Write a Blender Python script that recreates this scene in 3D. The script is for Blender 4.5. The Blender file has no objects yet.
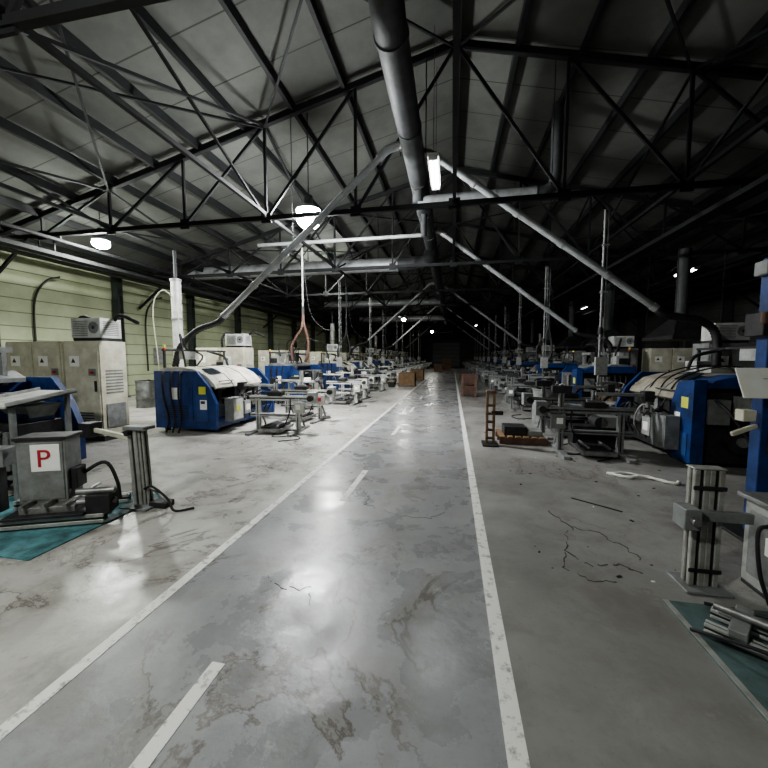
import bpy, math, random
from mathutils import Vector, Matrix
random.seed(7)
sc=bpy.context.scene
COL=sc.collection

# ---------------------------------------------------------------- materials
def mk(name,col,rough=0.5,metal=0.0,grime=0.35,gscale=6.0,bump=0.0,emit=None,estr=0.0):
    m=bpy.data.materials.new(name); m.use_nodes=True
    nt=m.node_tree; N=nt.nodes; L=nt.links
    bs=N['Principled BSDF']
    bs.inputs['Roughness'].default_value=rough
    bs.inputs['Metallic'].default_value=metal
    bs.inputs['Base Color'].default_value=(*col,1)
    if emit:
        bs.inputs['Emission Color'].default_value=(*emit,1)
        bs.inputs['Emission Strength'].default_value=estr
    if grime>0:
        tc=N.new('ShaderNodeTexCoord')
        nz=N.new('ShaderNodeTexNoise'); nz.inputs['Scale'].default_value=gscale
        nz.inputs['Detail'].default_value=7; nz.inputs['Roughness'].default_value=0.65
        L.new(tc.outputs['Object'],nz.inputs['Vector'])
        cr=N.new('ShaderNodeValToRGB')
        cr.color_ramp.elements[0].position=0.35; cr.color_ramp.elements[1].position=0.62
        d=1-grime
        cr.color_ramp.elements[0].color=(col[0]*d,col[1]*d*0.97,col[2]*d*0.9,1)
        cr.color_ramp.elements[1].color=(*col,1)
        L.new(nz.outputs['Fac'],cr.inputs['Fac']); L.new(cr.outputs['Color'],bs.inputs['Base Color'])
        mr=N.new('ShaderNodeMapRange'); mr.inputs['To Min'].default_value=min(1,rough+0.18); mr.inputs['To Max'].default_value=max(0.05,rough-0.08)
        L.new(nz.outputs['Fac'],mr.inputs['Value']); L.new(mr.outputs['Result'],bs.inputs['Roughness'])
    return m
M=dict(
 blue=mk('blue_paint',(0.020,0.058,0.215),0.42,0,0.55,5),
 cream=mk('cream_paint',(0.66,0.64,0.52),0.45,0,0.35,3),
 white=mk('white_enamel',(0.68,0.69,0.67),0.4,0,0.35,5),
 grey=mk('grey_paint',(0.25,0.26,0.26),0.5,0,0.4,6),
 lgrey=mk('light_grey_paint',(0.42,0.43,0.42),0.5,0,0.4,6),
 dark=mk('dark_machinery',(0.04,0.04,0.042),0.5,0.2,0.5,8),
 black=mk('black_rubber',(0.018,0.018,0.02),0.6,0,0.2,10),
 steel=mk('machined_steel',(0.38,0.38,0.38),0.38,0.6,0.45,9),
 alu=mk('aluminium_profile',(0.46,0.46,0.44),0.45,0.3,0.35,9),
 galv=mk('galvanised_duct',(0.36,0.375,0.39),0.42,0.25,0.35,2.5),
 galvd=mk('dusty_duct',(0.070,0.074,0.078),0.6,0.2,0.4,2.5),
 truss=mk('truss_black_paint',(0.008,0.009,0.010),0.7,0,0.3,3),
 colm=mk('column_green_grey_paint',(0.04,0.05,0.045),0.55,0,0.3,3),
 red=mk('red_paint',(0.50,0.03,0.05),0.45,0,0.2,6),
 yellow=mk('yellow_green_label',(0.68,0.72,0.12),0.5,0,0.1,6),
 orange=mk('brown_hose',(0.13,0.07,0.055),0.5,0,0.3,6),
 paper=mk('paper_white',(0.92,0.92,0.90),0.7,0,0.05,6),
 wood=mk('crate_wood',(0.24,0.15,0.08),0.7,0,0.4,5),
 rwood=mk('red_brown_wood',(0.15,0.085,0.065),0.65,0,0.4,5),
 card=mk('cardboard',(0.34,0.24,0.14),0.8,0,0.2,5),
 teal=mk('teal_floor_mat',(0.14,0.32,0.36),0.6,0,0.6,7),
 tealg=mk('grey_green_floor_mat',(0.12,0.18,0.18),0.55,0,0.5,5),
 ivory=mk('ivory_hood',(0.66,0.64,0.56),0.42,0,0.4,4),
 ivoryd=mk('ivory_hood_shaded',(0.36,0.33,0.27),0.5,0,0.5,4),  # darker copy of the ivory hood, dimness of the right side put into the colour
 glass=mk('smoked_window',(0.03,0.04,0.05),0.12,0,0.0),
 screen=mk('screen_glass',(0.04,0.09,0.10),0.15,0,0.0),
 crack=mk('floor_crack_dark',(0.10,0.09,0.08),0.8,0,0.2,9),
 bulb=mk('lamp_bulb_glow',(1,1,1),0.5,0,0,emit=(0.97,0.99,1.0),estr=330),
 bulb2=mk('lamp_bulb_glow_weak',(1,1,1),0.5,0,0,emit=(0.96,1.0,0.94),estr=290),
 bulb3=mk('added_lamp_glow_dim',(1,1,1),0.5,0,0,emit=(1.0,0.98,0.90),estr=140),
 tube=mk('fluorescent_tube_glow',(1,1,1),0.5,0,0,emit=(0.93,0.98,1.0),estr=11),
 blued=mk('blue_plastic',(0.03,0.08,0.24),0.4,0,0.2,5),
)
def paint_line():
    m=mk('worn_white_line_paint',(0.78,0.77,0.72),0.5,0,0)
    nt=m.node_tree;N=nt.nodes;L=nt.links;bs=N['Principled BSDF']
    tc=N.new('ShaderNodeTexCoord');nz=N.new('ShaderNodeTexNoise');nz.inputs['Scale'].default_value=14;nz.inputs['Detail'].default_value=9;nz.inputs['Roughness'].default_value=0.7
    L.new(tc.outputs['Object'],nz.inputs['Vector'])
    cr=N.new('ShaderNodeValToRGB');e=cr.color_ramp.elements
    e[0].position=0.37;e[0].color=(0.36,0.36,0.35,1);e[1].position=0.48;e[1].color=(0.84,0.83,0.78,1)
    L.new(nz.outputs['Fac'],cr.inputs['Fac']);L.new(cr.outputs['Color'],bs.inputs['Base Color'])
    return m
M['line']=paint_line()

def floor_mat():
    m=bpy.data.materials.new('epoxy_concrete_floor');m.use_nodes=True
    nt=m.node_tree;N=nt.nodes;L=nt.links;bs=N['Principled BSDF']
    tc=N.new('ShaderNodeTexCoord');sp=N.new('ShaderNodeSeparateXYZ');L.new(tc.outputs['Object'],sp.inputs[0])
    def noise(s,d=8,r=0.6,dist=0.0,off=None):
        n=N.new('ShaderNodeTexNoise');n.inputs['Scale'].default_value=s;n.inputs['Detail'].default_value=d
        n.inputs['Roughness'].default_value=r;n.inputs['Distortion'].default_value=dist
        v=tc.outputs['Object']
        if off:
            mp=N.new('ShaderNodeMapping');mp.inputs['Location'].default_value=off;L.new(v,mp.inputs['Vector']);v=mp.outputs[0]
        L.new(v,n.inputs['Vector']);return n
    def math_(op,a,b=None,c=None):
        n=N.new('ShaderNodeMath');n.operation=op
        for i,x in enumerate((a,b,c)):
            if x is None: continue
            if isinstance(x,(int,float)): n.inputs[i].default_value=x
            else: L.new(x,n.inputs[i])
        return n.outputs[0]
    def mix(f,a,b):
        n=N.new('ShaderNodeMix');n.data_type='RGBA'
        if isinstance(f,(int,float)): n.inputs[0].default_value=f
        else: L.new(f,n.inputs[0])
        for i,x in ((6,a),(7,b)):
            if isinstance(x,tuple): n.inputs[i].default_value=(*x,1)
            else: L.new(x,n.inputs[i])
        return n.outputs[2]
    def ramp(v,p0,p1):
        n=N.new('ShaderNodeMapRange');n.inputs['From Min'].default_value=p0;n.inputs['From Max'].default_value=p1
        L.new(v,n.inputs['Value']);return n.outputs['Result']
    x=sp.outputs['X']
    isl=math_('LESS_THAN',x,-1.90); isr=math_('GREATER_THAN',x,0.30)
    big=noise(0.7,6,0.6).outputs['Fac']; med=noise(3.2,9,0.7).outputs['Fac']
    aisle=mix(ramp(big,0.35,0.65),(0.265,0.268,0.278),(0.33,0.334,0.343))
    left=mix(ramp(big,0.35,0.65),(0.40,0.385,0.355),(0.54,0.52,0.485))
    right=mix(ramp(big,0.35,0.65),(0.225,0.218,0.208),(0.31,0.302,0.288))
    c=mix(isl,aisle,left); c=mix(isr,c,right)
    c=mix(math_('MULTIPLY',ramp(med,0.48,0.72),0.55),c,(0.17,0.158,0.142))
    for sc_,w,lo,hi,amt,off in ((0.8,0.012,0.42,0.52,0.8,None),(1.5,0.010,0.48,0.58,0.5,(3.1,7.7,0))):
        st=noise(sc_,7,0.62,0.7,off).outputs['Fac']
        s2=math_('SUBTRACT',st,0.5)
        d=math_('ABSOLUTE',s2)
        ln=math_('SUBTRACT',1.0,ramp(d,0.001,w))
        mask=ramp(noise(0.5,3,0.5,0,(5,1,sc_)).outputs['Fac'],lo,hi)
        wash=math_('MULTIPLY',math_('SUBTRACT',1.0,ramp(s2,0.0,0.07)),math_('GREATER_THAN',s2,0.0))
        c=mix(math_('MULTIPLY',math_('MULTIPLY',wash,mask),amt*.5),c,(0.22,0.19,0.155))
        c=mix(math_('MULTIPLY',math_('MULTIPLY',ln,mask),amt),c,(0.11,0.09,0.075))
    pt=ramp(noise(1.3,7,0.6,0.4).outputs['Fac'],0.54,0.64)
    c=mix(math_('MULTIPLY',pt,0.48),c,(0.16,0.145,0.125))
    pt2=ramp(noise(0.6,9,0.7,0.3,(4,4,0)).outputs['Fac'],0.52,0.60)
    c=mix(math_('MULTIPLY',pt2,0.20),c,(0.48,0.47,0.45))
    sc2=ramp(noise(5.5,10,0.75).outputs['Fac'],0.60,0.78)
    c=mix(math_('MULTIPLY',sc2,0.32),c,(0.58,0.57,0.55))
    fine=ramp(noise(28,6,0.7).outputs['Fac'],0.56,0.72)
    c=mix(math_('MULTIPLY',fine,0.38),c,(0.15,0.14,0.13))
    L.new(c,bs.inputs['Base Color'])
    mr=N.new('ShaderNodeMapRange');mr.inputs['From Min'].default_value=0.38;mr.inputs['From Max'].default_value=0.62
    mr.inputs['To Min'].default_value=0.17;mr.inputs['To Max'].default_value=0.42
    L.new(noise(1.8,9,0.68,0.3,(2,6,0)).outputs['Fac'],mr.inputs['Value'])
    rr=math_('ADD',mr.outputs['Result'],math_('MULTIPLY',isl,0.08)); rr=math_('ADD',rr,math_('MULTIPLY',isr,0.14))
    rr=math_('ADD',rr,math_('MULTIPLY',pt2,0.06))
    rr=math_('ADD',rr,math_('MULTIPLY',pt,0.10))
    L.new(rr,bs.inputs['Roughness'])
    bs.inputs['Specular IOR Level'].default_value=0.75
    bp=N.new('ShaderNodeBump');bp.inputs['Strength'].default_value=0.5;bp.inputs['Distance'].default_value=0.010
    L.new(noise(4.5,7,0.62).outputs['Fac'],bp.inputs['Height']);L.new(bp.outputs['Normal'],bs.inputs['Normal'])
    return m
def panel_mat(name,c1,c2,axis,pitch,vpitch=None,vaxis=None,rough=0.7):
    m=bpy.data.materials.new(name);m.use_nodes=True
    nt=m.node_tree;N=nt.nodes;L=nt.links;bs=N['Principled BSDF'];bs.inputs['Roughness'].default_value=rough
    tc=N.new('ShaderNodeTexCoord');sp=N.new('ShaderNodeSeparateXYZ');L.new(tc.outputs['Object'],sp.inputs[0])
    def joint(ax,p,w):
        a=N.new('ShaderNodeMath');a.operation='DIVIDE';L.new(sp.outputs[ax],a.inputs[0]);a.inputs[1].default_value=p
        b=N.new('ShaderNodeMath');b.operation='FRACT';L.new(a.outputs[0],b.inputs[0])
        c=N.new('ShaderNodeMath');c.operation='LESS_THAN';L.new(b.outputs[0],c.inputs[0]);c.inputs[1].default_value=w/p
        return c.outputs[0]
    nz=N.new('ShaderNodeTexNoise');nz.inputs['Scale'].default_value=0.9;nz.inputs['Detail'].default_value=8;nz.inputs['Roughness'].default_value=0.65
    L.new(tc.outputs['Object'],nz.inputs['Vector'])
    cr=N.new('ShaderNodeValToRGB');e=cr.color_ramp.elements;e[0].position=0.35;e[0].color=(*c1,1);e[1].position=0.65;e[1].color=(*c2,1)
    L.new(nz.outputs['Fac'],cr.inputs['Fac'])
    j=joint(axis,pitch,0.03)
    if vpitch:
        j2=joint(vaxis,vpitch,0.03);mx=N.new('ShaderNodeMath');mx.operation='MAXIMUM';L.new(j,mx.inputs[0]);L.new(j2,mx.inputs[1]);j=mx.outputs[0]
    mm=N.new('ShaderNodeMix');mm.data_type='RGBA';L.new(j,mm.inputs[0]);L.new(cr.outputs['Color'],mm.inputs[6]);mm.inputs[7].default_value=(c1[0]*.45,c1[1]*.45,c1[2]*.42,1)
    L.new(mm.outputs[2],bs.inputs['Base Color']);return m
M['floor']=floor_mat()
M['wallc']=panel_mat('cream_green_wall_boards',(0.30,0.33,0.215),(0.41,0.44,0.29),'Z',0.42,4.0,'Y')
M['wallg']=panel_mat('dark_wall_sheets',(0.035,0.035,0.033),(0.06,0.06,0.057),'Z',0.5)
M['roof']=panel_mat('roof_insulation_panels',(0.075,0.078,0.070),(0.112,0.115,0.104),'Y',1.15,None,None,0.85)

# ---------------------------------------------------------------- mesh builder
class B:
    def __init__(s,mir=1): s.v=[];s.f=[];s.mi=[];s.sm=[];s.mats=[];s.mir=mir
    def m(s,k):
        if k not in s.mats: s.mats.append(k)
        return s.mats.index(k)
    def add(s,vs,fs,mat,smooth=False):
        o=len(s.v);s.v+= [tuple(p) for p in vs];i=s.m(mat)
        for f in fs: s.f.append([a+o for a in f]);s.mi.append(i);s.sm.append(smooth)
    def box(s,x0,x1,y0,y1,z0,z1,mat,rot=None):
        vs=[Vector((x,y,z)) for z in (z0,z1) for y in (y0,y1) for x in (x0,x1)]
        if rot:
            c=Vector(((x0+x1)/2,(y0+y1)/2,(z0+z1)/2));R=Matrix.Rotation(rot[1],3,rot[0]);vs=[R@(p-c)+c for p in vs]
        s.add(vs,[(0,2,3,1),(4,5,7,6),(0,1,5,4),(2,6,7,3),(0,4,6,2),(1,3,7,5)],mat)
    def beam(s,p,q,w,h,mat):
        p=Vector(p);q=Vector(q);d=(q-p).normalized()
        up=Vector((0,0,1)) if abs(d.z)<0.95 else Vector((0,1,0))
        r=d.cross(up).normalized();u=r.cross(d)
        vs=[]
        for c in (p,q):
            for a,b in ((-1,-1),(1,-1),(1,1),(-1,1)): vs.append(c+r*a*w/2+u*b*h/2)
        s.add(vs,[(0,1,2,3),(7,6,5,4),(0,4,5,1),(1,5,6,2),(2,6,7,3),(3,7,4,0)],mat)
    def cyl(s,p,q,r,mat,n=14,r2=None):
        p=Vector(p);q=Vector(q);d=(q-p).normalized();r2=r if r2 is None else r2
        up=Vector((0,0,1)) if abs(d.z)<0.95 else Vector((0,1,0))
        a=d.cross(up).normalized();b=a.cross(d)
        vs=[p+(a*math.cos(t)+b*math.sin(t))*r for t in [2*math.pi*i/n for i in range(n)]]
        vs+=[q+(a*math.cos(t)+b*math.sin(t))*r2 for t in [2*math.pi*i/n for i in range(n)]]
        s.add(vs,[(i,i+n,(i+1)%n+n,(i+1)%n) for i in range(n)],mat,True)
        s.add(vs[:n],[tuple(range(n))],mat);s.add(vs[n:],[tuple(reversed(range(n)))],mat)
    def tube(s,pts,r,mat,n=10,sub=6,ridge=0.0):
        P=[Vector(p) for p in pts];path=[]
        if sub>1 and len(P)>2:
            Q=[P[0]*2-P[1]]+P+[P[-1]*2-P[-2]]
            for i in range(1,len(Q)-2):
                for k in range(sub):
                    t=k/sub;a,b,c,d=Q[i-1],Q[i],Q[i+1],Q[i+2]
                    path.append(0.5*((2*b)+(c-a)*t+(2*a-5*b+4*c-d)*t*t+(3*b-a-3*c+d)*t**3))
            path.append(P[-1])
        else: path=P
        vs=[];d0=(path[1]-path[0]).normalized();up=Vector((0,0,1)) if abs(d0.z)<0.9 else Vector((0,1,0));a=d0.cross(up).normalized()
        for i,p in enumerate(path):
            d=(path[min(i+1,len(path)-1)]-path[max(i-1,0)]).normalized()
            a=(a-d*a.dot(d)).normalized();b=a.cross(d);rr=r*(1+ridge*(1 if i%2 else -1))
            for j in range(n):
                t=2*math.pi*j/n;vs.append(p+(a*math.cos(t)+b*math.sin(t))*rr)
        fs=[(i*n+j,(i+1)*n+j,(i+1)*n+(j+1)%n,i*n+(j+1)%n) for i in range(len(path)-1) for j in range(n)]
        s.add(vs,fs,mat,True);L_=len(path)-1
        s.add(vs[:n],[tuple(range(n))],mat);s.add(vs[L_*n:],[tuple(reversed(range(n)))],mat)
    def prism(s,prof,y0,y1,mat,axis='y'):
        n=len(prof)
        if axis=='y': vs=[(a,y0,b) for a,b in prof]+[(a,y1,b) for a,b in prof]
        elif axis=='x': vs=[(y0,a,b) for a,b in prof]+[(y1,a,b) for a,b in prof]
        else: vs=[(a,b,y0) for a,b in prof]+[(a,b,y1) for a,b in prof]
        s.add(vs,[tuple(range(n)),tuple(reversed(range(n,2*n)))]+[(i,i+n,(i+1)%n+n,(i+1)%n) for i in range(n)],mat)
    def frustum(s,x0,x1,y0,y1,z0,X0,X1,Y0_,Y1_,z1,mat):
        vs=[(x0,y0,z0),(x1,y0,z0),(x0,y1,z0),(x1,y1,z0),(X0,Y0_,z1),(X1,Y0_,z1),(X0,Y1_,z1),(X1,Y1_,z1)]
        s.add(vs,[(0,2,3,1),(4,5,7,6),(0,1,5,4),(2,6,7,3),(0,4,6,2),(1,3,7,5)],mat)
    def ball(s,c,r,mat,n=16,m=10,sz=1.0):
        vs=[];c=Vector(c)
        for i in range(m+1):
            ph=math.pi*i/m
            for j in range(n):
                t=2*math.pi*j/n;vs.append(c+Vector((math.sin(ph)*math.cos(t)*r,math.sin(ph)*math.sin(t)*r,math.cos(ph)*r*sz)))
        s.add(vs,[(i*n+j,(i+1)*n+j,(i+1)*n+(j+1)%n,i*n+(j+1)%n) for i in range(m) for j in range(n)],mat,True)
    def profile(s,p,q,w,mat='alu'):
        p=Vector(p);q=Vector(q);d=(q-p).normalized()
        up=Vector((0,0,1)) if abs(d.z)<0.95 else Vector((0,1,0));r=d.cross(up).normalized();u=r.cross(d)
        s.beam(p,q,w*0.76,w*0.76,'dark')
        for a in (-1,1):
            for b in (-1,1):
                o=(r*a+u*b)*w*0.31;s.beam(p+o,q+o,w*0.38,w*0.38,mat)
    def mesh(s,name):
        me=bpy.data.meshes.new(name)
        vs=[(x*s.mir,y,z) for x,y,z in s.v];fs=[f[::-1] for f in s.f] if s.mir<0 else s.f
        me.from_pydata(vs,[],fs)
        for k in s.mats: me.materials.append(M[k])
        me.polygons.foreach_set('material_index',s.mi);me.polygons.foreach_set('use_smooth',s.sm)
        me.update();return me
    def make(s,name,loc=(0,0,0),bevel=0,rz=0): return inst(name,s.mesh(name),loc,bevel,rz)
def inst(name,me,loc=(0,0,0),bevel=0,rz=0):
    o=bpy.data.objects.new(name,me);o.location=loc;o.rotation_euler=(0,0,rz);COL.objects.link(o)
    if bevel:
        md=o.modifiers.new('Bevel','BEVEL');md.width=bevel;md.segments=1;md.limit_method='ANGLE';md.angle_limit=math.radians(50)
    return o

# ---------------------------------------------------------------- building shell
WX=13.0;Y0=-9.0;Y1=61.0;EZ=4.95;RZ=8.2
zr=lambda x: RZ-(RZ-EZ)*abs(x)/WX
b=B();b.box(-WX-.3,WX+.3,Y0-.3,Y1+.3,-.2,0,'floor');b.make('floor')
b=B();b.box(-WX-.2,-WX,Y0,Y1,0,EZ,'wallc');b.make('wall_left')
b=B();b.box(WX,WX+.2,Y0,Y1,0,EZ,'wallg');b.make('wall_right')
gable=[(-WX,0),(WX,0),(WX,EZ),(0,RZ),(-WX,EZ)]
b=B();b.prism(gable,Y1,Y1+.2,'wallg');b.make('wall_back')
b=B();b.prism(gable,Y0-.2,Y0,'wallg');b.make('wall_front')
b=B();b.prism([(-WX-.3,EZ),(0,RZ),(WX+.3,EZ),(WX+.3,EZ+.15),(0,RZ+.15),(-WX-.3,EZ+.15)],Y0-.2,Y1+.2,'roof');b.make('ceiling')
b=B();b.box(-3.2,1.2,Y1-.12,Y1-.04,0,4,'galvd')
for i in range(18): b.box(-3.2,1.2,Y1-.15,Y1-.10,.05+i*.22,.17+i*.22,'grey')
b.box(-3.4,-3.2,Y1-.2,Y1-.01,0,4.1,'colm');b.box(1.2,1.4,Y1-.2,Y1-.01,0,4.1,'colm');b.box(-3.4,1.4,Y1-.3,Y1-.01,4,4.4,'colm');b.make('door_1')
b=B()
for i in range(1,11):
    for sg in (-1,1):
        x=sg*i*1.2;z=zr(x)-.10;b.box(x-.04,x+.04,Y0,Y1,z-.10,z+.09,'truss')
b.box(-.08,.08,Y0,Y1,RZ-.3,RZ-.1,'truss')
b.make('roof_purlins')
b=B();nod=[-12.9+12.9/6*i for i in range(13)];CZ=4.82
b.beam((-12.95,0,CZ),(12.95,0,CZ),.09,.10,'truss')
for sg in (-1,1): b.beam((sg*12.95,0,zr(12.95)-.22+.05),(0,0,RZ-.22),.11,.13,'truss')
for i,x in enumerate(nod):
    if abs(x)<12.5: b.beam((x,0,CZ),(x,0,zr(x)-.22),.055,.055,'truss')
    if i<6 and i>0: b.beam((x,0,CZ),(nod[i+1],0,zr(nod[i+1])-.22),.05,.06,'truss')
    if i>6 and i<12: b.beam((x,0,CZ),(nod[i-1],0,zr(nod[i-1])-.22),.05,.06,'truss')
    b.box(x-.12,x+.12,-.02,.02,CZ-.1,CZ+.12,'truss')
for sg in (-1,1): b.beam((sg*12.8,0,3.6),(sg*11.2,0,CZ),.07,.07,'truss')
tm=b.mesh('roof_truss')
b=B();b.box(-.14,.14,-.11,-.09,0,4.9,'colm');b.box(-.14,.14,.09,.11,0,4.9,'colm');b.box(-.015,.015,-.1,.1,0,4.9,'colm');b.box(-.2,.2,-.18,.18,0,.03,'colm')
for z in (1,2,3,4): b.box(-.14,.14,-.1,.1,z-.01,z+.01,'colm')
cm=b.mesh('steel_column')
TY=[-7+5*i for i in range(14)]
for y in TY: inst('roof_truss',tm,(0,y,0))
for i in range(17):
    y=-8+4*i;inst('steel_column',cm,(-12.78,y,0));inst('steel_column',cm,(12.78,y,0))
b=B()
for xi in (2,4,8,10):
    x=nod[xi]
    for i in range(len(TY)-1):
        ya,yb=TY[i],TY[i+1]
        b.beam((x,ya,CZ),(x,yb,zr(x)-.25),.045,.045,'truss');b.beam((x,yb,CZ),(x,ya,zr(x)-.25),.045,.045,'truss')
for x in (nod[2],nod[4],nod[6],nod[8],nod[10]): b.beam((x,TY[0],CZ+.09),(x,TY[-1],CZ+.09),.07,.07,'truss')
for i in range(0,len(TY)-1,2):
    ya,yb=TY[i],TY[i+1]
    for sg in (-1,1):
        for xa,xb in ((0,4.3),(4.3,8.6)):
            b.beam((sg*xa,ya,zr(xa)-.3),(sg*xb,yb,zr(xb)-.3),.04,.04,'truss');b.beam((sg*xb,ya,zr(xb)-.3),(sg*xa,yb,zr(xa)-.3),.04,.04,'truss')
b.make('roof_bracing')
b=B()
for x,z,r in ((-12.3,4.6,.06),(-11.9,4.55,.045),(-11.3,4.62,.08),(-10.2,4.66,.05),(12.2,4.6,.07),(11.5,4.6,.05)):
    b.cyl((x,Y0+.1,z),(x,Y1-.1,z),r,'truss',10)
    for y in TY[1:]: b.box(x-.02,x+.02,y-.02,y+.02,z,CZ+.02,'truss')
b.make('service_pipes')
b=B()
for x,zt in ((-10.9,4.25),(-10.4,4.25),(5.2,4.5),(9.1,4.5)):
    b.box(x-.16,x+.16,Y0+.1,Y1-.1,zt,zt+.02,'truss')
    b.box(x-.17,x-.15,Y0+.1,Y1-.1,zt,zt+.1,'truss');b.box(x+.15,x+.17,Y0+.1,Y1-.1,zt,zt+.1,'truss')
    for y in TY[1:]: b.box(x-.015,x+.015,y-.015,y+.015,zt,CZ,'truss')
b.make('cable_tray')

# ---------------------------------------------------------------- ducts
DX=-.88
def duct(b,p,q,r,mat,step=1.3):
    p=Vector(p);q=Vector(q);b.cyl(p,q,r,mat,22);n=max(1,int((q-p).length/step));d=(q-p).normalized()
    for i in range(n+1):
        c=p+(q-p)*i/n;b.cyl(c-d*.025,c+d*.025,r*1.07,mat,22)
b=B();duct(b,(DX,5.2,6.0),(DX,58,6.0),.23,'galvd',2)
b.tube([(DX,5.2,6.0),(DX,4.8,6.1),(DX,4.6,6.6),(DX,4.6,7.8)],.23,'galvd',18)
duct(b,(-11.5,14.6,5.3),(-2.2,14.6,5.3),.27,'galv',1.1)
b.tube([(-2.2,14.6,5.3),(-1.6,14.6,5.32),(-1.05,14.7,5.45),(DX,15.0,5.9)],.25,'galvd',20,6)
for y in TY[3:-1]:
    b.box(DX-.28,DX-.26,y-.02,y+.02,5.9,7.7,'truss');b.box(DX+.26,DX+.28,y-.02,y+.02,5.9,7.8,'truss')
for x in (-9,-6,-3): b.box(x-.01,x+.01,14.58,14.62,5.5,zr(x)-.1,'truss')
duct(b,(DX,9.5,5.55),(1.9,9.5,5.55),.13,'galv',.8);b.tube([(1.9,9.5,5.55),(2.2,9.5,5.6),(2.35,9.5,5.9),(2.35,9.5,7.5)],.13,'galvd',16)
b.cyl((DX,9.5,5.5),(DX,9.5,5.9),.17,'galvd')
duct(b,(-6.2,11,5.2),(DX,11,5.2),.055,'galv',1.4);b.cyl((DX,11,5.15),(DX,11,5.8),.09,'galvd')
for y in (25,35): duct(b,(-9,y,5.3),(DX,y,5.3),.24,'galv',1.3);b.cyl((DX,y,5.25),(DX,y,6),.25,'galvd')
b.make('ventilation_duct')

def arm(sg,y,x0,x1,z1):
    b=B();r=.07
    s=Vector((x0,y,6.0));e=Vector((x1,y,z1));d=(e-s).normalized()
    b.cyl(s,e,r,'galv',16)
    b.tube([(DX+sg*.2,y,6.0),((x0+DX)/2,y,6.06),tuple(s),tuple(s+d*.25)],r*1.25,'galv',16)
    n=5
    for i in range(n+1):
        c=s+(e-s)*i/n;b.cyl(c-d*.05,c+d*.05,r*1.2,'galv',16)
    if sg<0: pts=[e,e+d*.25,(x1-.75,y,z1-.35),(x1-1.15,y-.1,z1-.75),(x1-1.25,y-.2,z1-1.25)]
    else: pts=[e,e+d*.25,(x1+.8,y,z1-.28),(x1+1.1,y,z1-.55),(x1+1.15,y,z1-1.2)]
    b.tube(pts,r*1.05,'dark',12,14,.09)
    c=s.lerp(e,.55);b.cyl(c,(c.x,c.y,zr(c.x)-.1),.008,'truss',6)
    b.make('extraction_arm')
arm(-1,7.9,-1.42,-5.4,2.6);arm(1,8.25,-.5,4.0,2.6)
for y in (22.4,32,41.6): arm(-1,y,-1.4,-5.2,2.7)
for y in (13.2,23.2,33.2,43.2): arm(1,y,-.5,4.05,2.5)

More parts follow.
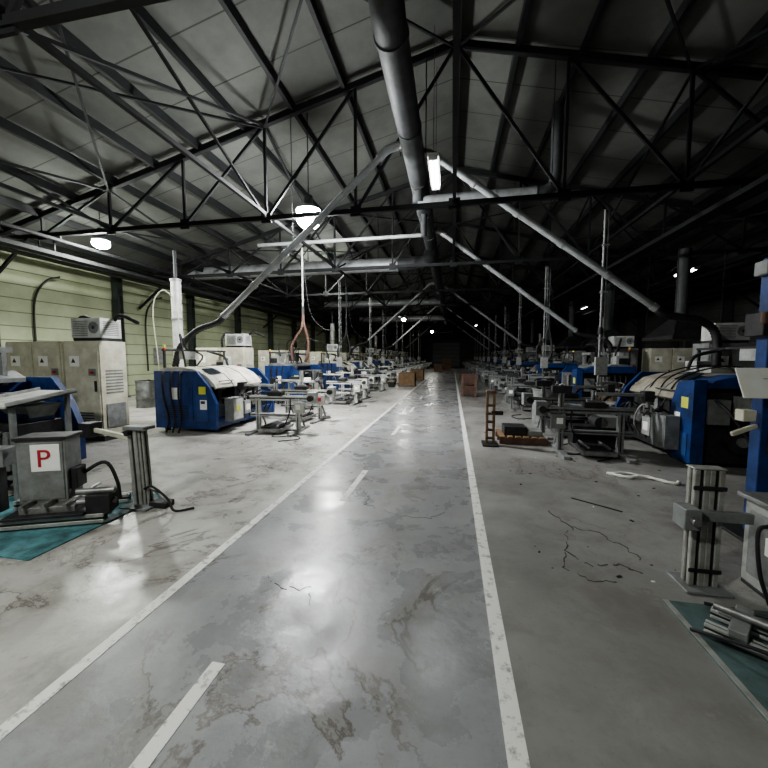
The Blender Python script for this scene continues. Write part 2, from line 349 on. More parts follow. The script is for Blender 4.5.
# ---------------------------------------------------------------- machines
def press(mir,var=0):
    b=B(mir);L=2.5
    P=[(-.72,.08),(.74,.08),(.74,.62),(.58,.98),(.30,1.30),(-.72,1.30)]
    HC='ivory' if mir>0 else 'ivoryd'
    for x in (-.6,.55):
        for y in (.2,1.25,2.3): b.cyl((x,y,0),(x,y,.1),.06,'dark',12)
    b.box(-.66,.56,.1,2.4,.08,.30,'dark')
    if mir>0:
        b.prism(P,0,.09,'blue');b.box(-.5,.2,-.012,0,.25,1.05,'blue');b.box(.28,.55,-.012,0,.25,.8,'blued')
        b.box(-.3,-.1,-.02,-.012,.7,.95,'paper')
        b.box(.36,.52,-.02,-.012,.82,.98,'yellow');b.box(.38,.54,-.02,-.012,.50,.70,'paper');b.box(.40,.50,-.024,-.02,.62,.68,'blue')
        for k in range(6): b.box(-.42,.1,-.018,-.012,.32+k*.045,.34+k*.045,'dark')
        for k in range(3): b.tube([(-.45+.2*k,.03,1.29),(-.42+.2*k,-.1,1.22),(-.4+.18*k,-.12,.8),(-.35+.15*k,-.06,.3),(-.3+.15*k,-.2,.03)],.02,'black',7,6)
    else:
        b.prism([(0,.08),(.52,.08),(.52,.9),(.36,1.24),(0,1.28)],.60,.76,'blue','x')
        b.box(.755,.765,.10,.26,.86,1.02,'yellow');b.box(.755,.763,.28,.42,.6,.78,'paper');b.box(.755,.77,.08,.44,.16,.5,'blued')
        b.prism([(-.72,.08),(.60,.08),(.60,1.16),(-.72,1.16)],.12,.16,'dark')
        b.prism([(-.72,1.16),(.62,1.16),(.50,1.27),(.2,1.34),(-.72,1.34)],0,.42,'blue')
        b.box(-.66,-.1,-.10,.12,.15,.75,'grey');b.box(-.62,-.3,-.11,-.10,.3,.6,'dark')
        b.cyl((.15,-.02,.42),(.15,.12,.42),.17,'dark',16);b.cyl((.15,-.06,.42),(.15,-.02,.42),.07,'steel',12)
        b.box(.3,.56,0,.12,.65,1.0,'grey');b.box(-.05,.2,.02,.12,.75,1.05,'lgrey')
        for k in range(5): b.tube([(-.5+.13*k,.10,1.1),(-.45+.13*k,-.06,.95),(-.3+.1*k,-.09,.6),(-.2+.08*k,.10,.3)],.02,'black',7,5)
        b.tube([(.5,-.02,1.0),(.4,-.2,.8),(.2,-.25,.4),(.25,-.3,.03)],.022,'dark',8,6)
    b.prism(P,2.41,2.5,'blue')
    b.box(-.72,-.12,.09 if mir>0 else .42,2.41,.30,1.24,'blue')
    for i in range(6): b.box(-.74,-.715,.4,1.1,.5+i*.07,.53+i*.07,'dark');b.box(-.74,-.715,1.5,2.2,.5+i*.07,.53+i*.07,'dark')
    b.box(-.12,.56,.16,2.41,.30,.55,'dark')
    b.box(.62,.72,.09,2.41,.10,.32,'blue' if mir>0 else 'dark')
    for i in range(5): b.box(.718,.726,.6+i*.34,.82+i*.34,.15,.26,'dark')
    for x,z in ((.02,.68),(.46,.68),(.02,1.02),(.46,1.02)): b.cyl((x,.16,z),(x,2.3,z),.028,'steel',10)
    for y0,y1 in ((.35,.47),(.95,1.12),(1.30,1.42),(2.0,2.12)): b.box(-.06,.55,y0,y1,.55,1.10,'dark' if y0<1 else 'grey')
    b.cyl((.24,.47,.85),(.24,.95,.85),.09,'steel',16);b.cyl((.24,.16,.85),(.24,.36,.85),.13,'dark',16)
    b.cyl((.24,1.42,.85),(.24,2.0,.85),.07,'steel',14)
    for i in range(4): b.cyl((.24,1.47+i*.13,.85),(.24,1.53+i*.13,.85),.085,'dark',14)
    b.box(.05,.45,1.14,1.28,.62,1.06,'dark')
    if var in (0,1):
        k_=1.0 if mir>0 else .965
        ctrl=[(-.70,1.26),(-.66,1.34),(-.45,1.38),(-.1,1.38),(.2,1.33),(.45,1.21),(.64,1.03),(.68,.95)]
        ctrl=[(x,z*k_ if z>1.3 else z) for x,z in ctrl]
        outer=list(ctrl);inner=[(x*.95-.01,z-.035) for x,z in ctrl]
        y0,y1=(.12,1.95) if (var==0 and mir>0) else (.55,2.05)
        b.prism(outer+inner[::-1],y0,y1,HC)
        b.prism(outer+[(-.7,1.24)],y0-.02,y0,HC)
        for f in (.33,.66): b.prism([(x*1.01,z+.010) for x,z in outer]+inner[::-1],y0+(y1-y0)*f-.012,y0+(y1-y0)*f+.012,'grey')
        b.prism([(.22,1.335),(.44,1.225),(.455,1.24),(.235,1.35)],y0+.15,y0+.5,'glass')
        b.tube([(.60,y0+.2,1.06),(.67,y0+.2,1.08),(.67,y0+.6,1.08),(.60,y0+.6,1.06)],.012,'steel',8,3)
        b.box(-.65,-.4,1.97,2.3,1.24,1.52,'lgrey');b.box(-.62,-.43,1.955,1.97,1.32,1.46,'dark')
        if mir<0:
            for i in range(3): b.tube([(-.5,y0+.2+.3*i,1.33),(-.3,y0+.3+.3*i,1.45),(.1,y0+.35+.3*i,1.40),(.5,y0+.3+.3*i,1.22),(.72,y0+.3+.3*i,.8)],.012,'black',6,5)
            b.box(-.55,-.2,y0+.7,y0+1.0,1.32,1.42,'lgrey')
        else: b.tube([(-.5,y0+.9,1.36),(-.35,y0+.95,1.6),(-.5,y0+.95,1.72)],.02,'black',7,6)
    else:
        b.prism([(-.70,1.26),(-.66,1.36),(-.2,1.40),(.0,1.30),(0,1.24)],.16,2.3,'grey')
        for y in (.5,1.3,2.1): b.beam((-.1,y,1.2),(-.1,y,1.7),.06,.06,'grey')
        b.beam((-.1,.4,1.7),(-.1,2.2,1.7),.08,.08,'grey');b.box(-.2,.05,.8,1.1,1.45,1.75,'dark');b.cyl((0,.95,1.45),(0,.95,1.15),.04,'steel',10)
        for i in range(5): b.tube([(-.2,.9,1.7),(-.3,1.1+.2*i,1.95),(-.45,1.3+.2*i,1.7),(-.5,1.4+.2*i,1.38)],.018,'black',7,6)
        b.box(-.66,-.3,.2,.6,1.34,1.62,'lgrey');b.box(-.6,-.36,.18,.2,1.4,1.56,'dark')
    if var==1:
        b.tube([(.66,2.2,.6),(.82,2.2,.7),(.86,2.2,1.1)],.025,'grey',8,4)
        b.box(.78,.92,2.03,2.37,1.05,1.38,'lgrey');b.box(.918,.928,2.07,2.26,1.16,1.34,'screen')
        for i in range(3): b.cyl((.92,2.31,1.12+i*.08),(.94,2.31,1.12+i*.08),.018,('red','yellow','dark')[i],10)
    b.box(.77,.96,.25,.65,.22,.72,'grey');b.box(.955,.965,.28,.62,.25,.69,'grey' if mir<0 else 'white')
    if mir>0: b.box(.964,.97,.38,.52,.42,.55,'yellow')
    b.box(.74,.9,.8,1.05,.3,.6,'lgrey');b.box(.9,.908,.85,1.0,.38,.52,'paper')
    b.box(.56,.70,1.2,1.9,.42,.56,'steel')
    for i in range(6): b.cyl((.63,1.27+i*.11,.56),(.63,1.27+i*.11,.66),.03,'dark' if i%2 else 'steel',8)
    for i in range(7):
        y=.55+i*.23
        b.tube([(.5,y,.6),(.78,y+.06,.7+.06*(i%2)),(.86,y+.16,.45),(.72,y+.25,.2)],.016,('black','dark','black','lgrey')[i%4],7,5)
    for y in (.2,2.3): b.beam((-.62,y,1.24),(-.62,y,1.75),.04,.04,'dark')
    b.beam((-.62,.15,1.75),(-.62,2.35,1.75),.04,.04,'dark');b.box(-.68,-.56,.7,1.2,1.54,1.73,'lgrey')
    b.cyl((-.62,.2,1.75),(-.62,.2,1.80),.03,'red',12);b.cyl((-.62,.2,1.80),(-.62,.2,1.86),.03,'yellow',12)
    b.tube([(-.62,1.6,1.75),(-.5,1.7,1.7),(-.2,1.7,1.6),(-.1,1.7,1.36)],.03,'black',8,6)
    b.tube([(-.62,.9,1.75),(-.58,.7,2.0),(-.55,.6,2.1),(-.4,.5,1.7),(-.3,.45,1.30)],.022,'black',8,6)
    return b.mesh('injection_press_machine')
pm={(s,v):press(s,v) for s in (1,-1) for v in (0,1,2)}

def stand(mir,var=0):
    b=B(mir);W='white' if mir>0 else 'grey'
    for x in (-.45,.45):
        b.box(x-.05,x+.05,-.5,.55,0,.05,'grey');b.profile((x,0,.05),(x,0,.72),.09,W)
        b.beam((x,.0,.1),(x,.42,.05),.03,.03,'steel');b.beam((x,.35,.06),(x,.05,.5),.035,.035,'grey')
    b.profile((-.62,0,.72),(.75,0,.72),.10,W);b.profile((-.62,0,.36),(.5,0,.36),.07,W)
    b.box(-.62,.75,-.03,.03,.765,.785,'steel')
    b.box(-.2,.12,-.09,.09,.78,.86,'dark');b.box(-.14,.06,-.07,.07,.86,.90,'steel')
    b.profile((-.04,0,.88),(-.04,0,1.05 if var==0 else 1.25),.07,W)
    b.beam((-.04,-.05,1.0),(-.75,-.05,1.0),.05,.05,W);b.box(-.86,-.72,-.12,.05,.90,1.06,'dark')
    b.cyl((-.80,-.04,.90),(-.80,-.04,.80),.03,'steel',10)
    for s in (-1,1): b.box(-.81+.05*s,-.79+.05*s,-.06,-.02,.72,.82,'steel')
    b.box(.68,.86,-.1,.1,.62,.86,W);b.cyl((.77,-.1,.74),(.77,-.2,.74),.06,'dark',14)
    b.box(.40,.62,-.12,-.05,.42,.66,W);b.box(.44,.54,-.128,-.12,.5,.6,'red' if var and mir>0 else 'paper')
    b.tube([(-.2,.08,.88),(-.35,.1,.98),(-.6,.12,.93),(-.62,.1,.76)],.03,'black',8,6,.1)
    b.tube([(.3,-.06,.72),(.32,-.12,.5),(.2,-.1,.2),(.0,-.1,.03),(-.4,.2,.02)],.014,'black',7,6)
    b.box(-.3,.2,-.35,.35,.05,.12,'steel');b.box(-.25,.15,-.3,.3,.12,.15,'dark')
    for x in (-.2,.1): b.cyl((x,-.3,.17),(x,.3,.17),.02,'steel',8)
    if mir<0:
        b.box(-.55,.2,.2,.5,.05,.42,'dark');b.cyl((-.2,.1,.5),(-.2,.45,.5),.1,'dark',14);b.box(-.5,-.2,.1,.4,.42,.6,'grey')
        b.profile((.45,0,.72),(.45,0,1.05),.08,W);b.box(.3,.6,-.05,.08,1.0,1.12,'dark')
    return b.mesh('parts_takeoff_fixture')
sm={(s,v):stand(s,v) for s in (1,-1) for v in (0,1)}

def cabinet(w,mat='cream'):
    b=B();d=.55;h=1.9
    b.box(-w/2,w/2,-d/2,d/2,0,.1,'dark');b.box(-w/2,w/2,-d/2,d/2,.1,h,mat)
    nd=2 if w>1 else 1
    for i in range(nd):
        x0=-w/2+i*w/nd+.02;x1=x0+w/nd-.04
        b.box(x0,x1,-d/2-.025,-d/2,.13,h-.03,mat)
        b.box(x1-.09,x1-.05,-d/2-.045,-d/2-.025,.95,1.15,'dark')
        for k in range(6): b.box(x0+.1,x1-.15,-d/2-.031,-d/2-.025,.28+k*.05,.30+k*.05,'dark')
        b.box(x0+.12,x0+.34,-d/2-.031,-d/2-.025,1.42,1.62,'paper')
        b.prism([(x0+.16,1.49),(x0+.26,1.49),(x0+.21,1.58)],-d/2-.034,-d/2-.031,'dark')
    b.box(w/2-.24,w/2-.08,-d/2-.034,-d/2-.025,1.25,1.38,'grey');b.cyl((w/2-.16,-d/2-.06,1.31),(w/2-.16,-d/2-.03,1.31),.03,'red',12)
    for k in range(8): b.box(w/2,w/2+.008,-.18,.18,.9+k*.06,.93+k*.06,'grey')
    b.box(w/2,w/2+.02,-.2,.2,.25,.7,'grey')
    b.tube([(w/2-.1,.1,h),(w/2-.1,.1,h+.3),(w/2+.1,.1,h+.5),(w/2+.5,.1,h+.35)],.035,'black',8,6,.08)
    return b.mesh('electrical_cabinet')
cab_w=cabinet(1.35);cab_n=cabinet(.8);cab_g=cabinet(.9,'grey')
b=B();b.box(-.32,.32,-.2,.2,0,.05,'dark');b.box(-.33,.33,-.22,.22,.05,.42,'white')
for k in range(9): b.box(-.28,.06,-.235,-.22,.09+k*.033,.105+k*.033,'grey')
b.cyl((.19,-.235,.24),(.19,-.22,.24),.11,'grey',20);b.cyl((.19,-.24,.24),(.19,-.235,.24),.03,'dark',12)
for k in range(8): b.box(.33,.338,-.16,.16,.1+k*.035,.115+k*.035,'grey')
acm=b.mesh('air_conditioner_unit')
b=B();b.cyl((0,0,0),(0,0,3.9),.14,'white',20)
for z in (.02,.9,1.8,2.7,3.84): b.cyl((0,0,z),(0,0,z+.06),.16,'galv',20)
b.cyl((0,0,3.9),(0,0,4.72),.05,'galvd',12);b.box(-.28,.28,-.28,.28,0,.02,'grey')
b.box(-.2,.2,-.3,-.1,.5,1.2,'white')
exm=b.mesh('exhaust_stack')
def drop(var=0):
    b=B();c='orange' if var==0 else 'dark'
    b.cyl((0,0,3.1),(0,0,CZ+.1),.028,'lgrey' if var==0 else 'galvd',10);b.cyl((0,0,2.9),(0,0,3.15),.045,'dark',12)
    b.tube([(0,0,2.95),(.03,0,2.6),(.12,.05,2.2),(.14,.05,1.9),(.10,.05,1.6),(.0,.1,1.45)],.042,c,10,8,.08)
    b.tube([(0,0,2.95),(-.05,0,2.5),(-.25,0,2.2),(-.4,0,1.9),(-.38,0,1.5)],.038,c,10,8,.08)
    b.tube([(.02,.02,4.6),(.12,.02,3.6),(.25,.04,2.9),(.6,.05,2.5),(.9,.05,2.4)],.012,'black',6,8)
    return b.mesh('hanging_hose_drop')
dm={v:drop(v) for v in (0,1)}
b=B();b.box(-.12,.12,-.12,.12,0,.02,'grey');b.cyl((0,0,.02),(0,0,CZ-.06),.025,'grey',12);b.cyl((.07,0,.5),(.07,0,CZ-.06),.014,'grey',10)
b.box(-.1,.14,-.1,-.03,1.2,1.6,'lgrey');b.cyl((0,0,2.1),(0,0,2.25),.05,'dark',12)
for z in (1.0,2.0,3.0,4.0): b.box(-.04,.10,-.03,.03,z,z+.03,'grey')
spm=b.mesh('service_pole')
b=B();b.frustum(-.6,.6,-.8,.8,2.2,-.18,.18,-.18,.18,2.75,'dark');b.box(-.62,.62,-.82,.82,2.1,2.2,'dark')
b.cyl((0,0,2.75),(0,0,CZ-.1),.16,'galvd',18)
for z in (3.2,3.9,4.5): b.cyl((0,0,z),(0,0,z+.05),.18,'galvd',18)
for x in (-.55,.55):
    for y in (-.75,.75): b.cyl((x,y,2.2),(x,y,CZ),.01,'truss',6)
fhm=b.mesh('fume_hood')
def trolley():
    b=B()
    for x in (-.35,.35):
        for y in (-.25,.25): b.cyl((x,y,.1),(x,y,.85),.018,'grey',8);b.cyl((x-.015,y,.05),(x+.015,y,.05),.05,'black',12)
    for z in (.15,.5,.83): b.box(-.38,.38,-.28,.28,z,z+.03,'lgrey')
    b.tube([(.38,-.25,.83),(.5,-.25,.95),(.5,.25,.95),(.38,.25,.83)],.015,'grey',8,4)
    b.box(-.3,.0,-.2,.1,.86,1.0,'dark');b.box(.05,.3,-.2,.2,.53,.72,'wood');b.box(-.3,-.05,-.2,.2,.18,.38,'grey');b.box(.08,.28,-.1,.15,.86,.96,'paper')
    return b.mesh('tool_trolley')
trm=trolley()
b=B();b.cyl((0,0,0),(0,0,.85),.28,'grey',24)
for z in (.0,.28,.56,.82): b.cyl((0,0,z),(0,0,z+.03),.295,'grey',24)
b.cyl((.12,0,.85),(.12,0,.88),.04,'dark',10);drm=b.mesh('oil_drum')
b=B();b.frustum(-.18,.18,-.14,.14,0,-.24,.24,-.19,.19,.3,'dark');b.box(-.26,.26,-.21,.21,.28,.31,'grey');b.box(-.2,.2,-.15,.15,.30,.36,'card')
bnm=b.mesh('parts_bin')
b=B();b.box(-.3,.3,-.22,.22,0,.35,'card');b.box(-.3,.3,-.02,.02,.35,.352,'paper');b.beam((-.3,-.22,.35),(-.42,-.22,.45),.43,.006,'card');b.box(-.25,.2,-.2,.2,.352,.6,'card')
bxm=b.mesh('cardboard_box')
BV=.006
LX=-5.55
for i in range(11):
    y=1.9+4.75*i
    bv=BV if i<4 else 0
    v=2 if i==0 else (0,2,1)[(i-1)%3]
    jx=0 if i<2 else random.uniform(-.15,.15);jr=0 if i<2 else random.uniform(-.12,.12)
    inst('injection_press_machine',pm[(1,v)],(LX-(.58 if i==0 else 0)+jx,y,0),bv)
    if i>0: inst('parts_takeoff_fixture',sm[(1,0)],(LX+1.9,y+.45,0),bv,rz=.04+jr)
    if i>0 and i%3!=0: inst('parts_takeoff_fixture',sm[(1,1)],(LX+1.85,y+1.9,0),bv,rz=-.05+jr)
    inst('electrical_cabinet',cab_w if i%2==0 else cab_n,(-8.05 if i%2==0 else -7.8,y+4.05,0),bv)
    inst('electrical_cabinet',cab_n,(-6.85,y+4.0,0),bv)
    if i!=2: inst('air_conditioner_unit',acm,(-6.8,y+4.0,1.91),bv)
    if i%3==1: inst('exhaust_stack',exm,(-8.1,y+2.9,0))
    if i in (1,2,4,7): inst('hanging_hose_drop',dm[0 if i<2 else 1],(LX+1.0,y+3.85 if i!=1 else 10.6,0))
    if i>1: inst('service_pole',spm,(LX+.95+.2*(i%2),y+3.0,0))
    if i>0: inst('tool_trolley',trm,(LX+1.6-.6*(i%2),y+3.75,0),rz=.3*i)
    if i>1 and i%2: inst('parts_bin',bnm,(LX+2.4,y+2.8,0),rz=.5*i)
    if i%2==1: inst('oil_drum',drm,(-9.6,y+3.2,0))
    inst('cardboard_box',bxm,(-9.9,y+1.2,0),rz=.4*i)
RX=4.1
for i in range(1,11):
    y=.75+5.0*i
    bv=BV if i<4 else 0;v=(0,2,0,1)[(i-1)%4]
    jx=0 if i<2 else random.uniform(-.1,.15);jr=0 if i<2 else random.uniform(-.15,.15)
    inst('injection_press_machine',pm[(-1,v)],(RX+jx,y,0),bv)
    inst('parts_takeoff_fixture',sm[(-1,0)],(RX-1.85,y+.65,0),bv,rz=-.04+jr)
    inst('parts_takeoff_fixture',sm[(-1,1)],(RX-1.8,y+2.1,0),bv,rz=.06-jr)
    inst('electrical_cabinet',cab_g,(5.9,y+3.5,0),bv);inst('electrical_cabinet',cab_w if i%2==0 else cab_g,(7.4,y+3.5,0),bv)
    if i!=3: inst('air_conditioner_unit',acm,(5.9,y+3.5,1.91),bv)
    if i%3==1: inst('exhaust_stack',exm,(8.5,y+2.2,0))
    if i%2==0: inst('hanging_hose_drop',dm[1],(RX-.6,y+3.6,0))
    inst('fume_hood',fhm,(6.6,y+1.4,0))
    inst('service_pole',spm,(RX-.9,y+3.0,0));inst('tool_trolley',trm,(RX-.4,y+3.75,0),rz=1.1*i)
    if i%2==1: inst('oil_drum',drm,(RX-1.9,y+3.4,0))
    inst('cardboard_box',bxm,(9.8,y+1.2,0),rz=.7*i)

# ---------------------------------------------------------------- near-left
b=B();b.box(-.95,.75,-.75,.62,0,.012,'teal');b.box(-.95,-.93,-.75,.62,.012,.016,'dark');b.make('floor_mat',(-4.0,2.9,0))
b=B()
b.profile((-.5,-.25,.06),(.55,-.25,.06),.09);b.profile((-.5,.25,.06),(.55,.25,.06),.09)
b.box(-.25,.40,-.32,.32,.105,.13,'dark');b.box(-.15,.3,-.25,.25,.13,.19,'steel')
for k in range(3): b.cyl((-.1+.17*k,-.3,.22),(-.1+.17*k,.3,.22),.018,'steel',8)
b.box(-.22,.18,-.12,.12,.19,.80,'grey');b.box(-.20,.16,-.13,-.12,.22,.78,'grey')
b.box(-.24,.20,-.14,.14,.80,.83,'dark')
b.box(.18,.24,-.08,.08,.3,.5,'dark');b.tube([(.2,.05,.4),(.4,.1,.5),(.5,.1,.3),(.52,.1,.1)],.018,'black',8,6)
b.box(-.10,.14,-.137,-.13,.50,.76,'paper')
b.box(-.50,-.42,-.05,.05,.1,.7,'dark');b.box(-.56,-.34,-.1,.1,.55,.72,'grey');b.cyl((-.45,-.1,.63),(-.45,-.2,.63),.05,'dark',12)
for z in (.2,.3): b.cyl((.3,-.2,z),(.62,-.2,z),.03,'steel',10)
b.box(.40,.60,-.28,-.1,.1,.28,'dark')
ps=b.make('inspection_stand',(-3.86,2.82,.012),BV,rz=.4)
cu=bpy.data.curves.new('letter_p','FONT');cu.body='P';cu.size=.24;cu.extrude=.002;cu.materials.append(M['red'])
to=bpy.data.objects.new('letter_p',cu);COL.objects.link(to);to.parent=ps;to.location=(-.055,-.14,.545);to.rotation_euler=(math.pi/2,0,0)
b=B()
b.box(-.16,.16,-.16,.16,0,.02,'grey');b.profile((-.04,0,.02),(-.08,0,.84),.11);b.profile((.05,0,.02),(.01,0,.84),.07)
b.box(-.16,.1,-.08,.08,.83,.87,'grey');b.beam((0,.0,.25),(.32,0,.05),.03,.03,'steel')
b.box(.1,.30,-.06,.08,0,.06,'dark');b.tube([(.05,-.05,.2),(.2,-.1,.25),(.36,-.08,.12),(.45,-.1,.015),(.6,0,.015)],.012,'black',8,6)
b.beam((-.1,0,.72),(-.75,.1,.78),.04,.05,'cream');b.box(-.85,-.7,.02,.18,.7,.86,'dark')
b.cyl((-.1,-.1,.80),(-.1,.12,.80),.03,'dark',10)
b.make('aluminium_profile_post',(-3.25,3.25,0.0),BV)
b=B()
b.prism([(-.42,-.02),(.34,.09),(.34,.115),(-.42,.01)],-.36,.24,'white','x')
for x in (-.36,.22): b.prism([(-.42,-.02),(.34,.09),(.34,.15),(-.42,.05)],x,x+.02,'lgrey','x')
for x in (-.33,.18):
    for y,h in ((-.33,0),(.25,.08)): b.beam((x,y,h),(x,y,-1.06),.05,.05,'grey')
b.box(-.34,.2,-.33,.25,-.84,-.80,'grey');b.box(-.32,.16,-.28,.22,-.80,-.22,'dark');b.box(-.25,.08,-.33,-.28,-.74,-.3,'grey')
b.cyl((-.1,-.38,-.5),(-.1,-.33,-.5),.08,'steel',14);b.box(-.32,.12,-.15,.15,-.22,-.06,'blue')
b.frustum(-.15,.1,-.1,.12,-.22,-.25,.18,-.2,.2,-.02,'grey')
for k in range(3): b.tube([(-.25+.13*k,-.31,-.3),(-.24+.13*k,-.45,-.45),(-.2+.13*k,-.42,-.75),(-.2+.12*k,-.32,-.9)],.018,'black',7,6)
b.make('outfeed_tray_table',(-4.92,3.42,1.06),BV)

# ---------------------------------------------------------------- near-right
b=B();b.box(0,1.6,-.85,.40,0,.012,'tealg');b.box(0,.03,-.85,.40,.012,.016,'alu')
b.make('floor_mat',(1.38,2.15,0))
b=B()
b.box(-.14,.14,-.12,.12,0,.02,'grey');b.profile((-.045,0,.02),(-.045,0,.84),.09);b.profile((.045,0,.02),(.045,0,.84),.09)
b.box(-.1,.1,-.05,.05,.84,.85,'alu')
b.box(-.16,.24,-.09,-.05,.50,.57,'grey');b.box(-.2,-.1,-.16,-.02,.46,.60,'grey')
b.cyl((-.15,-.2,.53),(-.15,-.05,.53),.025,'steel',10)
for z in (.12,.7): b.box(-.1,.1,-.055,-.045,z,z+.03,'dark')
b.make('aluminium_profile_post',(1.72,2.78,.0),BV)
b=B()
b.box(-.2,.45,-.25,.3,.03,.62,'lgrey');b.box(-.21,-.2,-.2,.25,.1,.55,'grey');b.box(-.24,.48,-.28,.33,.62,.65,'steel')
b.box(-.1,.3,-.28,-.25,.2,.5,'grey');b.box(-.22,-.21,-.1,.1,.3,.42,'paper');b.box(-.2,.45,-.25,.3,0,.03,'dark')
b.tube([(-.2,.1,.5),(-.26,.1,.45),(-.27,.05,.2),(-.24,0,.02)],.012,'black',8,6)
b.cyl((0,0,.65),(0,0,.95),.03,'steel',10);b.box(-.06,.2,-.05,.05,.93,1.0,'grey')
b.make('control_box',(2.25,2.6,.0),BV)
b=B()
for k in range(2): b.profile((-.35,-.10+.18*k,.05),(.38,-.10+.18*k,.05),.055,'lgrey')
for k in range(4): b.box(-.25+.16*k,-.17+.16*k,-.15,.15,.078,.12,('grey','dark','grey','dark')[k])
b.cyl((-.33,0,.14),(.10,0,.14),.022,'steel',12);b.box(.10,.26,-.07,.07,.08,.2,'dark')
b.tube([(.22,.1,.18),(.1,.2,.12),(-.2,.24,.05),(-.4,.2,.02)],.011,'black',7,6)
b.tube([(-.4,-.15,.02),(-.2,-.22,.1),(.1,-.2,.14),(.2,-.08,.18)],.011,'black',7,6)
b.make('linear_slide_unit',(1.78,2.12,.012),BV,rz=-.7)
b=B();b.box(-.2,.2,-.2,.2,0,.03,'dark');b.box(-.05,.05,-.06,.06,.03,2.45,'blue');b.box(-.10,.4,-.07,.07,2.3,2.42,'grey')
b.box(0,.5,-.12,.12,.75,1.1,'dark');b.box(-.12,-.05,-.1,.1,1.78,1.98,'dark');b.cyl((-.1,-.08,1.88),(-.1,-.08,1.98),.03,'orange',12)
b.box(-.28,.16,-.125,-.115,1.24,1.52,'paper',('X',-.45))
b.box(-.1,.1,-.11,-.06,1.35,1.42,'steel');b.beam((-.06,-.03,1.0),(-.26,-.05,.92),.03,.04,'cream');b.box(-.2,-.1,-.08,.02,1.04,1.14,'cream')
b.tube([(0,-.09,2.25),(.06,-.1,2.1),(.02,-.1,1.7),(.08,-.12,1.6)],.012,'black',8,6)
b.make('machine_control_column',(2.69,3.7,0),BV)
b=B()
for x in (-.06,.06): b.beam((x,0,0),(x,0,1.0),.045,.06,'wood')
for z in (.1,.25,.4,.55,.7,.95): b.box(-.08,.08,-.04,.04,z,z+.04,'rwood')
b.box(-.14,.14,-.2,.2,0,.03,'dark')
b.box(.02,.22,-.03,.03,.55,.62,'dark')
b.make('parts_rack',(.70,6.75,0),BV)
b=B()
for k in range(6): b.box(-.4+k*.14,-.30+k*.14,-.35,.35,.12,.145,'wood')
for y in (-.33,0,.29): b.box(-.4,.42,y,y+.05,0,.12,'rwood')
b.box(-.3,.1,-.2,.2,.145,.3,'dark');b.box(.12,.36,-.25,.1,.145,.24,'grey')
b.make('wooden_pallet',(1.28,7.15,0),.003)
def crate(w,d,h,mat,mat2):
    b=B();b.box(-w/2+.02,w/2-.02,-d/2+.02,d/2-.02,.08,h-.02,mat)
    for s in (-1,1):
        for k in range(5):
            z=.1+k*(h-.15)/5;b.box(-w/2,w/2,s*d/2-.012,s*d/2+.012,z,z+(h-.15)/5-.02,mat);b.box(s*w/2-.012,s*w/2+.012,-d/2,d/2,z,z+(h-.15)/5-.02,mat)
        for t in (-1,1): b.box(s*w/2-.04,s*w/2+.04,t*d/2-.04,t*d/2+.04,0,h,mat2)
    b.box(-w/2-.02,w/2+.02,-d/2-.02,d/2+.02,h-.03,h,mat2);return b.mesh('wooden_crate')
c1=crate(.8,.8,.75,'wood','wood');c2=crate(.5,.5,.45,'rwood','rwood')
for p in ((-2.4,19.6,0),(-2.35,24.8,0),(-1.5,40,0),(-.6,43,0),(-.6,43,.76)): inst('wooden_crate',c1,p)
for p in ((.68,15.0,0),(.68,15.0,.455),(.8,18.6,0),(.8,26,0)): inst('wooden_crate',c2,p)

# ---------------------------------------------------------------- lane lines (thin paint films)
def line(x,y0,y1,w=.10):
    b=B();b.box(x-w/2,x+w/2,y0,y1,0,.003,'line');b.make('lane_line')
line(-1.87,-8,38,.075);line(.28,-8,38,.085)
for y0,y1 in ((-4.7,-3.7),(-1.8,-.8),(.75,1.58),(3.75,4.85),(7.2,8.2),(10.4,11.4),(13.6,14.6),(16.8,17.8),(20,21),(23,24),(26,27),(29,30)): line(-1.18,y0,y1,.075)

# ---------------------------------------------------------------- floor debris
def jag(b,pts,w):
    Q=[]
    for i in range(len(pts)-1):
        for k in range(6):
            t=k/6;Q.append((pts[i][0]*(1-t)+pts[i+1][0]*t+random.uniform(-.025,.025),pts[i][1]*(1-t)+pts[i+1][1]*t+random.uniform(-.025,.025)))
    for i in range(len(Q)-1):
        if random.random()<.12: continue
        ww=w*random.uniform(.3,1.2);b.beam((*Q[i],.001),(*Q[i+1],.001),ww,.003,'crack')
b=B()
jag(b,[(1.0,3.9),(1.12,3.55),(1.0,3.3),(.95,3.05),(1.1,2.9),(1.3,2.95),(1.45,2.85)],.014)
jag(b,[(1.12,3.55),(1.3,3.5),(1.45,3.25),(1.5,3.0)],.009)
jag(b,[(.95,3.05),(.85,2.85),(1.0,2.7),(1.2,2.72)],.009)
jag(b,[(-1.1,4.2),(-.95,4.0),(-.9,3.7),(-.5,3.5),(-.2,3.5),(0,3.7)],.007)
jag(b,[(-1.3,2.35),(-1.15,2.2),(-.95,2.25),(-.9,2.05)],.006)
b.make('floor_crack')
b=B();b.tube([(2.1,5.3,.02),(2.3,5.15,.02),(2.5,5.2,.03),(2.75,5.0,.02),(2.85,5.08,.02)],.02,'paper',6,5,.2);b.tube([(2.1,5.3,.015),(2.4,5.35,.015),(2.65,5.1,.015)],.014,'paper',6,5,.2);b.make('cloth_strip')
b=B();b.beam((1.35,4.3,.006),(1.75,4.0,.006),.010,.010,'dark');b.make('scrap_rod')
b=B()
for k in range(130):
    x=random.uniform(.4,3.2) if k%3 else random.uniform(-4.5,-2);y=random.uniform(2.2,14);s=random.uniform(.005,.018);b.box(x,x+s*2,y,y+s,0,s*.5,random.choice(['paper','dark','wood','dark']),('Z',random.random()*3))
b.make('floor_litter')
b=B()
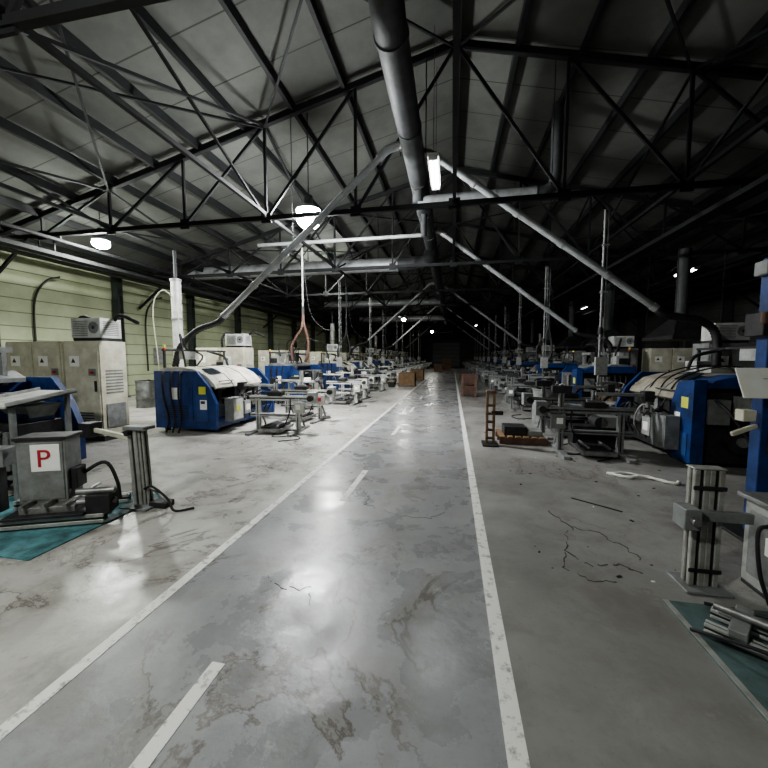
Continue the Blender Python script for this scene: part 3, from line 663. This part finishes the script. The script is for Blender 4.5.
for (x,y) in ((-3.2,6.2),(-3.0,11),(2.0,9.3),(-3.4,8.6),(2.2,5.9)):
    b.tube([(x,y,.015),(x+.3,y+.25,.015),(x+.1,y+.5,.015),(x-.3,y+.35,.015),(x-.4,y+.8,.015),(x-.1,y+1.1,.015)],.010,'black',6,6)
b.make('floor_cable')
b=B()
for y in (9.2,13.4): b.tube([(-12.9,y,1.0),(-12.9,y,3.2),(-12.8,y+.3,4.0),(-12.6,y+.6,4.2)],.03,'black',8,6)
b.box(-12.98,-12.85,9.6,10.1,1.3,2.0,'white');b.box(-12.98,-12.85,13.8,14.2,1.3,2.0,'grey')
b.make('wall_conduit')
b=B();b.tube([(-8.4,9.1,1.4),(-8.5,9.1,3.0),(-8.15,9.1,3.5),(-7.8,9.15,3.1),(-7.75,9.2,2.2)],.014,'cream',8,8);b.tube([(-8.4,9.1,0),(-8.4,9.1,1.4)],.014,'cream',8,1);b.make('cream_cable_loop')

# ---------------------------------------------------------------- lamps
def lamp(x,y,z,mat,r=.17,sz=.75):
    b=B();b.ball((0,0,0),r,mat,24,14,sz)
    b.cyl((0,0,r*.60*sz),(0,0,r*.60*sz+.13),r*1.0,'galv',20,r*.45);b.cyl((0,0,r*.60*sz+.13),(0,0,r*.60*sz+.34),r*.35,'dark',14)
    b.cyl((0,0,r*.60*sz+.3),(0,0,zr(x)-.12-z),.012,'dark',8);b.make('high_bay_lamp',(x,y,z))
def tubel(x,y,z,mat='tube'):
    b=B();b.box(-.11,.11,-.66,.66,.04,.10,'white')
    for s in (-.05,.05): b.cyl((s,-.62,.0),(s,.62,.0),.02,mat,10)
    for s in (-.64,.64): b.box(-.09,.09,s-.02,s+.02,-.03,.06,'white')
    for s in (-.5,.5): b.cyl((0,s,.1),(0,s,zr(x)-.12-z),.006,'dark',6)
    b.make('fluorescent_light',(x,y,z))
lamp(-3.38,8.3,4.88,'bulb',.29,.9);lamp(-9.6,8.6,4.72,'bulb2',.21,.6)
lamp(-3.4,-1.2,4.85,'bulb2',.20)  # unseen lamp behind the camera, added to brighten the near floor
lamp(-6.0,17.0,5.8,'bulb2',.19);lamp(-4,30,4.7,'bulb3',.17);lamp(-2.5,45,4.7,'bulb3',.15)  # added lamps, one hidden behind the duct, brightening mid machines and far floor
tubel(-.42,8.0,5.45);tubel(9.1,16.6,4.95);tubel(2.3,37,4.7);tubel(8.8,27,4.95)

w=bpy.data.worlds.new('World');sc.world=w;w.use_nodes=True
w.node_tree.nodes['Background'].inputs[0].default_value=(.5,.55,.6,1);w.node_tree.nodes['Background'].inputs[1].default_value=.03
cd=bpy.data.cameras.new('Camera');cd.sensor_width=36;cd.lens=36*360/768;cd.clip_start=.05;cd.clip_end=300
co=bpy.data.objects.new('Camera',cd);COL.objects.link(co);co.location=(0,0,1.6)
co.rotation_euler=(math.radians(90-4.3),0,math.radians(10.7));sc.camera=co
sc.view_settings.view_transform='AgX'
try: sc.view_settings.look='AgX - Medium High Contrast'
except Exception: pass
sc.view_settings.exposure=0.95
